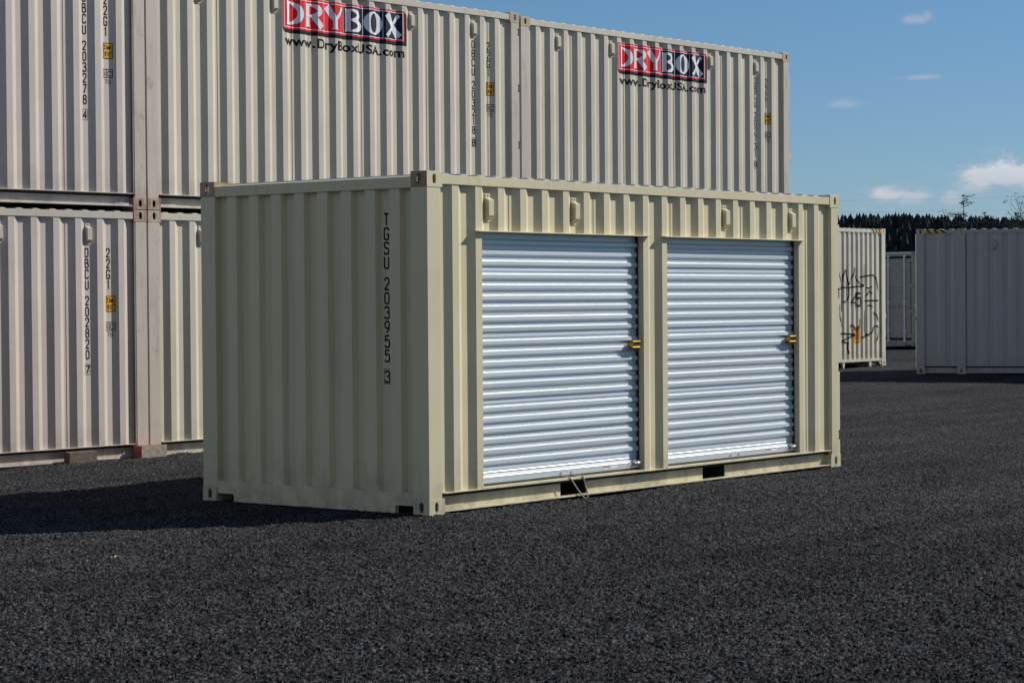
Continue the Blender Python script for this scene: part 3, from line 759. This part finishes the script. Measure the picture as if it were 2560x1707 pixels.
def rollup(parent, xa, xb, zl):
    """roll-up door in the opening xa..xb"""
    mb = MB()
    # jamb returns, guides and header behind the corrugated face
    for q in ((xb-.002, xb+.045), (xa-.045, xa+.002)):
        mb = MB(); mb.box(q[0], q[1], .0125, .062, .164, zl-.006); mb.build('door_jamb', M['cream'], parent)
    mb = MB(); mb.prism([(-.027, zl-.006), (-.027, zl+.002), (.120, zl+.004), (.120, zl-.006)], 'x', xa-.082, xb+.072)
    mb.build('lintel', M['cream'], parent)
    mb = MB(); mb.box(xa-.02, xb+.02, .004, .125, .1635, .172); mb.build('sill', M['cream'], parent)
    for q in ((xa-.03, xa+.010), (xb-.014, xb+.03)): mb = MB(); mb.box(q[0], q[1], .0625, .11, .173, zl-.008); mb.build('door_guide', M['rubber'], parent)
    # curtain profile, from the top down
    yv, yr = .083, .065
    pts = [(yv, zl+.05)]
    seams = (1.835, 1.317, .799, .281)
    tops = []
    z = 1.407+.0833*4
    base = {s: None for s in seams}
    for s in seams:
        tops.append(s-.012)
        for k in range(1, 6): tops.append(s-.012-.083*k)
    tops = [1.926, 2.009, 2.092]+tops
    tops = sorted([q for q in tops if q > .30], reverse=True)
    for q in tops:
        j = random.uniform(-.0016,.0016); k_ = random.uniform(-.0018,.0018)
        pts += [(yv+j*.5, q+.004), (yr+j, q-.009), (yr+j+k_, q-.034), (yv-k_*.6, q-.052)]
        for s in seams:
            if abs(q-.083-.020-(s-.012)) < .004:
                pts += [(yv-.004, s+.013), (yv-.004, s+.009), (yv, s+.0085)]
    pts += [(yv, .292), (yv-.005, .289), (yv-.005, .284), (yv, .281), (yv-.004, .275), (yv-.004, .270), (yv, .268), (yv, .255)]
    n = len(pts); x0, x1 = xa+.008, xb-.006
    mb = MB(); mb.add([(x0,p[0],p[1]) for p in pts]+[(x1,p[0],p[1]) for p in pts], [(i,i+1,n+i+1,n+i) for i in range(n-1)])
    d = mb.build('roll_up_door', M['door'], parent)
    mb = MB(); mb.prism([(.086,.264),(.058,.244),(.056,.241),(.056,.194),(.060,.190),(.086,.190)], 'x', x0+.004, x1-.004)
    bar = mb.build('bottom_bar', M['door'], d)
    mb = MB(); mb.tube([(x0+.006,.066,.1815),(x1-.006,.066,.1815)], .0085, 8); mb.build('weather_strip', M['rubber'], d)
    for xx in (xa+1.045, xa+1.185):
        mb = MB(); mb.tube([(xx,.056,.212),(xx,.049,.212)], .009, 8); mb.build('bolt', M['zinc'], bar)
    # slide bolt near the right edge
    mb = MB(); xl = xb-.135
    mb.tube([(xl+.03,.040,.232),(xl+.13,.040,.232)], .011, 8); mb.tube([(xl+.055,.040,.232),(xl+.115,.040,.232)], .016, 8)
    ring = [(xl+.012+.0*k, .040+.020*math.cos(t), .232+.026*math.sin(t)) for k, t in enumerate(np.linspace(0, 2*math.pi, 15))]
    mb.tube(ring, .004, 6); mb.box(xl+.02, xl+.125, .050, .0555, .205, .256)
    ring = [(xl+.105, .040+.018*math.cos(t), .236+.024*math.sin(t)) for t in np.linspace(0, 2*math.pi, 13)]; mb.tube(ring, .004, 6)
    mb.build('slide_bolt', M['zinc'], bar)
    f = Flat(); xs_ = xb-.52; f.rect(xs_, .2175, xs_+.075, .229); o = f.build('warning_sticker', plain_red, bar, None, None, -.0553)
    for q in ((xs_+.012, .204, xs_+.05, .2165), (xs_+.10, .209, xs_+.19, .227)): f = Flat(); f.rect(*q); f.build('paper_label', M['text_white'], bar, None, None, -.0553)
    # brass latch
    mb = MB(); lx0, lx1 = xb-.150, xb-.045; zc = 1.228
    mb.box(lx0+.004, lx1-.004, .020, .064, zc-.030, zc+.030)
    for zz, r_ in ((zc+.022, .020), (zc-.025, .017)): mb.tube([(lx0,.030,zz),(lx0+.008,.030,zz),(lx1-.008,.030,zz),(lx1,.030,zz)], r_, 14)
    for zz in (zc+.022,): mb.tube([(lx1-.03,.03,zz),(lx1-.02,.03,zz)], .023, 14)
    mb.box(lx0+.01, lx1+.028, .050, .064, zc-.016, zc+.016)
    mb.build('latch', M['brass'], d)
    return d
plain_red = plain('sticker_orange_red', (.6,.16,.08), .5)
for a, b in OPEN: rollup(main, a, b, 2.150)
# rope hanging out under the left door
mb = MB()
rp = [(1.715,.05,.186),(1.735,.005,.184),(1.752,-.006,.172),(1.80,-.008,.115),(1.86,-.010,.055),(1.925,-.014,-.004),(1.95,-.016,-.014),(1.972,-.014,.0),(1.972,-.012,.04),(1.945,-.008,.11),(1.925,-.006,.17),(1.915,.002,.184),(1.865,.05,.186)]
rp = [tuple(p) for p in chaikin(rp, 2)]
mb.tube(rp, .0052, 6)
tag(mb.build('rope', M['rope'], None, True), 'thin pale pull rope looped over the sill under the left roll-up door', 'rope')

# the stacked wall behind
WX, WY, WA = 3.3056, 6.6908, -.03082
def wpos(x, y=0.0): return (WX+x*math.cos(WA)-y*math.sin(WA), WY+x*math.sin(WA)+y*math.cos(WA))
ZL, ZU = -.013, 2.588
GRP = 'stacked sand coloured containers'
def wall_container(x, z, label, flip=False, num=None, rust=None, lg=True, dy=0.0):
    p = wpos(x, dy)
    t, pf = container('shipping_container', label, (p[0], p[1], z), WA, PINK if flip else SAND, flip=flip,
                      vents=tuple(6.058-v for v in VX) if flip else VX, group=GRP, cast_mats=rust)
    if num:
        xi, xs_ = (5.290, 5.569) if flip else (5.232, 5.511)
        id_block(t, pf, xi, xs_, 2.192, num[0], num[1])
    if lg: logo(t, pf, 1.985, 3.965, 2.062, 2.425, 1.885)
    return t
rl = {(True,False,False): M['sand_rusty'], (True,False,True): M['sand_rusty']}
rr = {(False,False,False): M['sand_rusty'], (False,False,True): M['sand_rusty']}
wall_container(-6.066, ZU, 'upper container at the left edge of the stack, numbered DBCU 203278', True, ('DBCU 203278','4'), rl)
wall_container(-6.066, ZL, 'lower container at the left edge of the stack, numbered DBCU 202820', True, ('DBCU 202820','7'), rl)
wall_container(.008, ZU, 'upper middle container of the stack with red and black sign, numbered DBCU 203218', False, ('DBCU 203218','8'), {(False,False,False): M['sand_rusty']})
wall_container(.008, ZL, 'lower container of the stack mostly hidden behind the storage container, beside the scuffed post', False, None, {(False,False,True): M['sand_rusty']}, lg=False)
wall_container(6.100, ZU-.028, 'upper right container of the stack against the sky, numbered DBCU 202731', False, ('DBCU 202731','9'))
wall_container(6.100, ZL-.02, 'lower right container of the stack, hidden behind the storage container', False, None, lg=False)
# timber blocks in front of the bottom rails
def block(label, x0, x1, y0, y1, h, mat, red=False):
    mb = MB(); j = lambda: random.uniform(-.008,.008)
    q = [(x0,y0),(x1,y0+j()),(x1+.012,y1),(x0+.01,y1+j())]
    vs = [(a+j(), b, -.014) for a, b in q]+[(a+j(), b, h+j()) for a, b in q]
    mb.add(vs, [(0,3,2,1),(0,1,5,4),(1,2,6,5),(2,3,7,6)]); mb.cur = 1 if red else 0; mb.add(vs, [(4,5,6,7),(3,0,4,7)])
    p = wpos(0, 0); o = mb.build('timber_block', [mat, M['red_paint']]); o.location = (p[0], p[1], 0); o.rotation_euler = (0,0,WA)
    tag(o, label, 'timber', 'timber blocks by the container stack')
block('pale timber block with red painted top under the joint of the lower containers', -.245, .085, -.16, -.006, .126, M['wood'], True)
block('dark brown timber block leaning on the bottom rail of the lower left container', -1.15, -.79, -.12, -.006, .112, M['wood_dark'])

# ------------------------------------------------------------------ containers in the background
def at_depth(u, v, d): return CAM+ray(u, v)*d
def ground_pt(u, d):
    p = CAM+ray(u, 900)*d; p = np.array([p[0], p[1], 0.0]); p[2] = float(ground_z(p[0], p[1])); return p
# 45 foot container on the right, its long side in shade
HC = 2.896
p = at_depth(2291.5, 933, 45.6); ANG = R(-68)
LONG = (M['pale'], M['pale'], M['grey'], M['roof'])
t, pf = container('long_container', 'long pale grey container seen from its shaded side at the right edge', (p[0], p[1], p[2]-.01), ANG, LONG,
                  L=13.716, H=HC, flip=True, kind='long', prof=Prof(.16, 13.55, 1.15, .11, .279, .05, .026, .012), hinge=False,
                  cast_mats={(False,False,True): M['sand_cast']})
mb = MB(); mb.box(.80, .97, -.006, .03, .12, HC-.118); mb.build('side_post', M['pale'], t)
casting(t, M['sand_cast'], .80, -.008, HC-CH, 1, 1, True); casting(t, M['grey'], .80, -.008, 0, 1, 1, False)
vent(t, M['pale'], 1.55, HC-.22, .02)
f = Flat(); f.rect(.19, HC-.088, .60, HC-.026); f.build('hazard_stripe', M['hazard'], t, None, None, -.002)
# sprayed container behind the storage container
pr = at_depth(2215, 913, 50.5); HG = 3.025; GA = R(0.0)
GL_ = 12.192
IV = (M['ivory'], M['ivory'], M['ivory'], M['roof'])
p0 = (pr[0]-GL_*math.cos(GA), pr[1]-GL_*math.sin(GA), pr[2])
GP = Prof(.13, GL_-.13, .20, .066, .2, .030, .03, .012)
t, gpf = container('sprayed_container', 'sunlit ivory container covered in black graffiti, half hidden behind the storage container', p0, GA, IV, L=GL_, H=HG, kind='raised', prof=GP, hinge=False)
f = Flat(); f.rect(GL_-.62, HG-.085, GL_-.19, HG-.024); f.build('hazard_stripe', M['hazard'], t, None, None, -.0005)
def onside(zx, zy):     # point of the enlarged photo detail, taken onto this container's side
    u, v = 2080+zx/3.92, 540+zy/3.92
    d = ray(u, v); n = np.array([-math.sin(GA), math.cos(GA), 0]); o = np.array(p0)
    k = float(n@(o-CAM))/float(n@d); q = CAM+d*k-o
    return (float(q[0]*math.cos(GA)+q[1]*math.sin(GA)), float(q[2]))
LX = [onside(120, 1440)[0], onside(380, 1440)[0]]; LX = [LX[0]-(LX[1]-LX[0])*k for k in range(6, 0, -1)]+LX
for xx in LX:       # tapered lugs under the bottom beam
    mb = MB(); mb.prism([(xx-.055,.107),(xx+.055,.107),(xx+.022,-.03),(xx-.022,-.03)], 'y', .012, .07); mb.build('support_lug', M['ivory'], t)
mb = MB(); mb.prism([(GL_-.19,.118),(GL_-.32,.107),(GL_-.19,.0)], 'y', .012, .05); mb.build('corner_gusset', M['ivory'], t)
STROKES = [[(75,560),(90,630),(105,690)], [(60,720),(75,715),(110,700),(170,703),(250,690),(325,695),(318,600),(322,480)],
 [(108,940),(110,800),(112,640),(125,545),(148,515),(158,580),(170,680)], [(165,680),(200,620),(222,560),(228,490),(240,590),(268,660),(320,680)],
 [(170,690),(172,780),(160,835),(115,845)], [(285,600),(330,588),(380,582),(432,578),(445,660),(462,760)], [(345,700),(375,715),(395,690)],
 [(345,780),(375,720),(398,765)], [(335,830),(400,828),(455,828)], [(350,880),(375,868),(400,890)], [(488,735),(520,830),(512,990)],
 [(410,945),(440,960),(462,1040)], [(80,870),(78,970),(95,1040),(112,1085)], [(278,1005),(280,1070),(255,1110),(235,1115),(205,1060),(180,1085)],
 [(325,925),(322,1050),(325,1170),(400,1150),(410,1080)], [(90,1150),(160,1155),(250,1160),(180,1185),(105,1225),(120,1240),(172,1240),(160,1270),(172,1350)],
 [(430,1080),(455,1075),(462,1110),(455,1190),(440,1225)], [(495,1105),(505,1200)], [(365,1165),(300,1190)]]
f = Flat()
for i, s_ in enumerate(STROKES):
    f.ribbon([tuple(q) for q in chaikin([onside(*q) for q in s_], 2)], .031, False, .0003*i)
f.build('graffiti', M['graffiti'], t, gpf, off=.003)
f = Flat()
a, b = onside(202, 885), onside(242, 755); f.ribbon([(b[0]-.0, b[1]), (a[0], b[1]-(b[1]-a[1])*.72), (b[0]+.03, b[1]-(b[1]-a[1])*.72)], .028)
f.ribbon([(b[0]-.0, b[1]), (b[0]-.0, a[1])], .028, False, .0005)
c, d_ = onside(240, 880), onside(286, 757)
w_, h_ = d_[0]-c[0], d_[1]-c[1]
for i, (k, pts) in enumerate(GL['5']):
    q = [(c[0]+.035+px/4*w_, c[1]+pz/7*h_) for px, pz in pts]
    f.ribbon(q if k == P_ else [tuple(v) for v in chaikin(q, 3)], .042, False, .001+.0004*i)
f.build('painted_number', M['graffiti'], t, gpf, off=.0090)
f = Flat(); a, b = onside(218, 1250), onside(282, 1080); f.rect(a[0], a[1], b[0], b[1]); f.build('orange_sticker', M['amber'], t, gpf, off=.0015)
# door end container beyond
pd = at_depth(2292, 866, 62.0)
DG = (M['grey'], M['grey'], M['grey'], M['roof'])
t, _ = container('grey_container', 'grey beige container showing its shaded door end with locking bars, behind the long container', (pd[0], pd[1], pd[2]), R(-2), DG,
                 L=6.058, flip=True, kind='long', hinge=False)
f = Flat(); f.rect(-1.18, 1.72, -1.03, 1.90)
FACE = Matrix(((0,1,0,0),(-1,0,0,0),(0,0,1,0),(0,0,0,1)))
f.build('blue_sticker', plain('sticker_blue', (.10,.10,.30), .5), t, None, FACE, -.0035)
f = Flat(); f.rect(-1.13, 1.78, -1.07, 1.86); f.build('sticker_patch', M['text_white'], t, None, FACE, -.0025)
f = Flat(); f.rect(-1.10, .62, -.98, .82); f.build('faded_red_label', plain('label_faded_red', (.38,.22,.19), .6), t, None, FACE, -.0035)

# ------------------------------------------------------------------ hill, forest, trees, wires
def hill_z(d): return 13.0*smooth((d-430)/420)
def build_hill():
    mb = MB(); na, nd = 60, 24; ds = np.linspace(380, 1300, nd); an = YAW+np.linspace(R(-26), R(26), na)
    for d in ds:
        for a in an:
            x, y = CAM[0]+d*math.cos(a), CAM[1]+d*math.sin(a)
            mb.v.append((x, y, float(ground_z(np.array(x), np.array(y)))-.3+float(hill_z(d))+.6*math.sin(a*40+d*.02)*(d > 430)))
    for i in range(nd-1):
        for k in range(na-1): mb.f.append((i*na+k, i*na+k+1, (i+1)*na+k+1, (i+1)*na+k)); mb.mi.append(0)
    tag(mb.build('hill', M['conifer'], smooth=True), kind='structure')
build_hill()
def build_forest():
    mb = MB(); rnd = random.Random(5)
    for i in range(3600):
        d = rnd.uniform(450, 800); a = YAW+R(rnd.uniform(-22, 18))
        u = 1280+FPX*math.tan(YAW-a)
        if u < 1300 and rnd.random() < .7: continue
        x, y = CAM[0]+d*math.cos(a), CAM[1]+d*math.sin(a); zb_ = float(hill_z(d))-.5
        want = (738-(534+max(0, u-2250)*.05))/FPX*d+1.6
        h = (want-zb_)*(rnd.uniform(.88, .985) if rnd.random() < .75 else rnd.uniform(.97, 1.02)); h = min(max(h, 10), 30)
        r0 = h*rnd.uniform(.18, .26); nl = 12
        for l in range(nl):
            f0, f1 = l/nl*.92+.06, min(1, (l+2.6)/nl*.92+.08)
            rr_ = r0*(1-f0)**.72*rnd.uniform(.75,1.2); n = 9; ph = rnd.uniform(0, 6)
            ring = []
            for k in range(n):
                rk = rr_*(rnd.uniform(.7,1.35) if k % 2 else rnd.uniform(.28,.55))
                ring.append((x+rk*math.cos(ph+k*6.283/n), y+rk*math.sin(ph+k*6.283/n), zb_+h*f0-rk*.15))
            mb.add(ring+[(x, y, zb_+h*f1)], [(k, (k+1) % n, n) for k in range(n)])
        mb.add([(x-.06*1,y,zb_+h*.9),(x+.06,y,zb_+h*.9),(x,y,zb_+h*1.02)], [(0,1,2)])
    tag(mb.build('forest', M['conifer']), 'dark conifer forest covering the distant ridge', 'forest', kind='stuff')
build_forest()
def spray(mb, p, r, n, rnd, size):
    for _ in range(n):
        q = Vector(p)+Vector((rnd.gauss(0,1),rnd.gauss(0,1),rnd.gauss(0,.55)))*r
        a = Vector((rnd.gauss(0,1),rnd.gauss(0,1),rnd.gauss(0,.5))).normalized()*size*rnd.uniform(.5,1.3)
        b = a.cross(Vector((rnd.gauss(0,1),rnd.gauss(0,1),rnd.gauss(0,1)))).normalized()*size*.4
        mb.add([q-a, q+b, q+a, q-b], [(0,1,2,3)])
def open_conifer(label, u, vtop, d, seed, spread, crown, dens, skew):
    rnd = random.Random(seed)
    base = ground_pt(u, d); base[2] += float(hill_z(d)); top = at_depth(u, vtop, d); h = top[2]-base[2]
    t = thing('conifer_tree', label, 'tree', tuple(base), 0, 'trees standing out against the sky')
    tr = MB(); cr = MB()
    tr.tube([(0,0,0),(.05*h*.02,0,h*.5),(0,.02,h*.97)], h*.013, 7, h*.0025)
    right = Vector((CR[0], CR[1], 0)).normalized(); fw = Vector((CF[0], CF[1], 0)).normalized()
    for k in range(dens):
        f_ = 1-crown*rnd.random()**.8
        a = rnd.uniform(0, 2*math.pi); ln = spread*(.22+.78*(1-f_)/crown)*rnd.choice((.35,.5,.7,1.0,1.5))*rnd.uniform(.8,1.1)
        dr = right*math.cos(a)+fw*math.sin(a); ln *= 1+skew*math.cos(a)*(1 if f_ > 1-.5*crown else -1)
        p0_ = Vector((0,0,h*f_)); p1 = p0_+dr*ln+Vector((0,0,rnd.uniform(-.12,.22)*ln))
        tr.tube([p0_, (p0_+p1)/2+Vector((0,0,-.04*ln)), p1], .06, 5, .018)
        for s_ in (.4, .6, .8, 1.0):
            if rnd.random() < .62: spray(cr, p0_.lerp(p1, s_), .14+.03*ln, 5, rnd, .17)
    spray(cr, (0,0,h*.99), .15, 14, rnd, .18)
    tr.build('trunk', M['bark'], t); cr.build('crown', M['needles'], t)
open_conifer('tall sparse conifer with ragged branches rising above the ridge, behind the long container', 2411, 486, 400, 3, 3.0, .30, 34, .45)
open_conifer('short ragged conifer between the tall sparse tree and the bare tree', 2463, 530, 400, 8, 2.2, .16, 30, .1)
open_conifer('thin conifer tip beside the bare tree', 2541, 530, 420, 13, 2.0, .2, 26, .0)
def bare_tree(label, u, vtop, d, seed):
    rnd = random.Random(seed); base = ground_pt(u, d); base[2] += float(hill_z(d)); h = at_depth(u, vtop, d)[2]-base[2]
    t = thing('bare_tree', label, 'tree', tuple(base), 0, 'trees standing out against the sky')
    tr = MB(); cr = MB()
    def grow(p, dr, ln, r, lv):
        q = p+dr*ln; mid = (p+q)/2+Vector((rnd.uniform(-.06,.06),rnd.uniform(-.06,.06),.03))*ln
        tr.tube([p, mid, q], r, 5, r*.6, False)
        if lv == 0:
            spray(cr, q, .25, 5, rnd, .14); return
        for _ in range(rnd.choice((3,3,4))):
            dd = (dr+Vector((rnd.gauss(0,.55),rnd.gauss(0,.55),rnd.gauss(.05,.35)))).normalized()
            grow(p.lerp(q, rnd.uniform(.55,1)), dd, ln*rnd.uniform(.55,.8), r*.55, lv-1)
    grow(Vector((0,0,0)), Vector((0,0,1)), h*.42, .22, 5)
    tr.build('trunk', M['bark'], t); cr.build('crown', M['needles'], t)
bare_tree('leafless broad tree with fine twigs at the right edge behind the long container', 2590, 470, 330, 4)
def wire(label, v0, v1, d):
    mb = MB(); a = at_depth(1900, v0, d); b = at_depth(2760, v1, d+40); pts = []
    for k in range(25):
        s_ = k/24; p = a+(b-a)*s_; p[2] -= 1.2*4*s_*(1-s_)*.3; pts.append(tuple(p))
    mb.tube(pts, .012, 5)
    tag(mb.build('power_line', M['wire']), label, 'power line', 'power lines over the ridge')
wire('upper thin power line crossing the sky above the ridge', 500, 483, 260)
wire('lower thin power line crossing the sky just above the tree tops', 527, 515, 260)

# a leaf on the gravel
g0 = CAM+ray(285, 1398)*(CAM[2]/-ray(285, 1398)[2])
mb = MB(); L_ = .045
for a in (0.2, 2.0, 3.6):
    c_, s_ = math.cos(a), math.sin(a)
    mb.add([(0,0,.004),(L_*.5*c_-.012*s_,L_*.5*s_+.012*c_,.016),(L_*c_,L_*s_,.010),(L_*.5*c_+.012*s_,L_*.5*s_-.012*c_,.014)], [(0,1,2),(0,2,3)])
o = mb.build('leaf', M['leaf']); o.location = (g0[0], g0[1], .008)
tag(o, 'small yellow green leaf lying on the dark gravel at lower left', 'leaf')
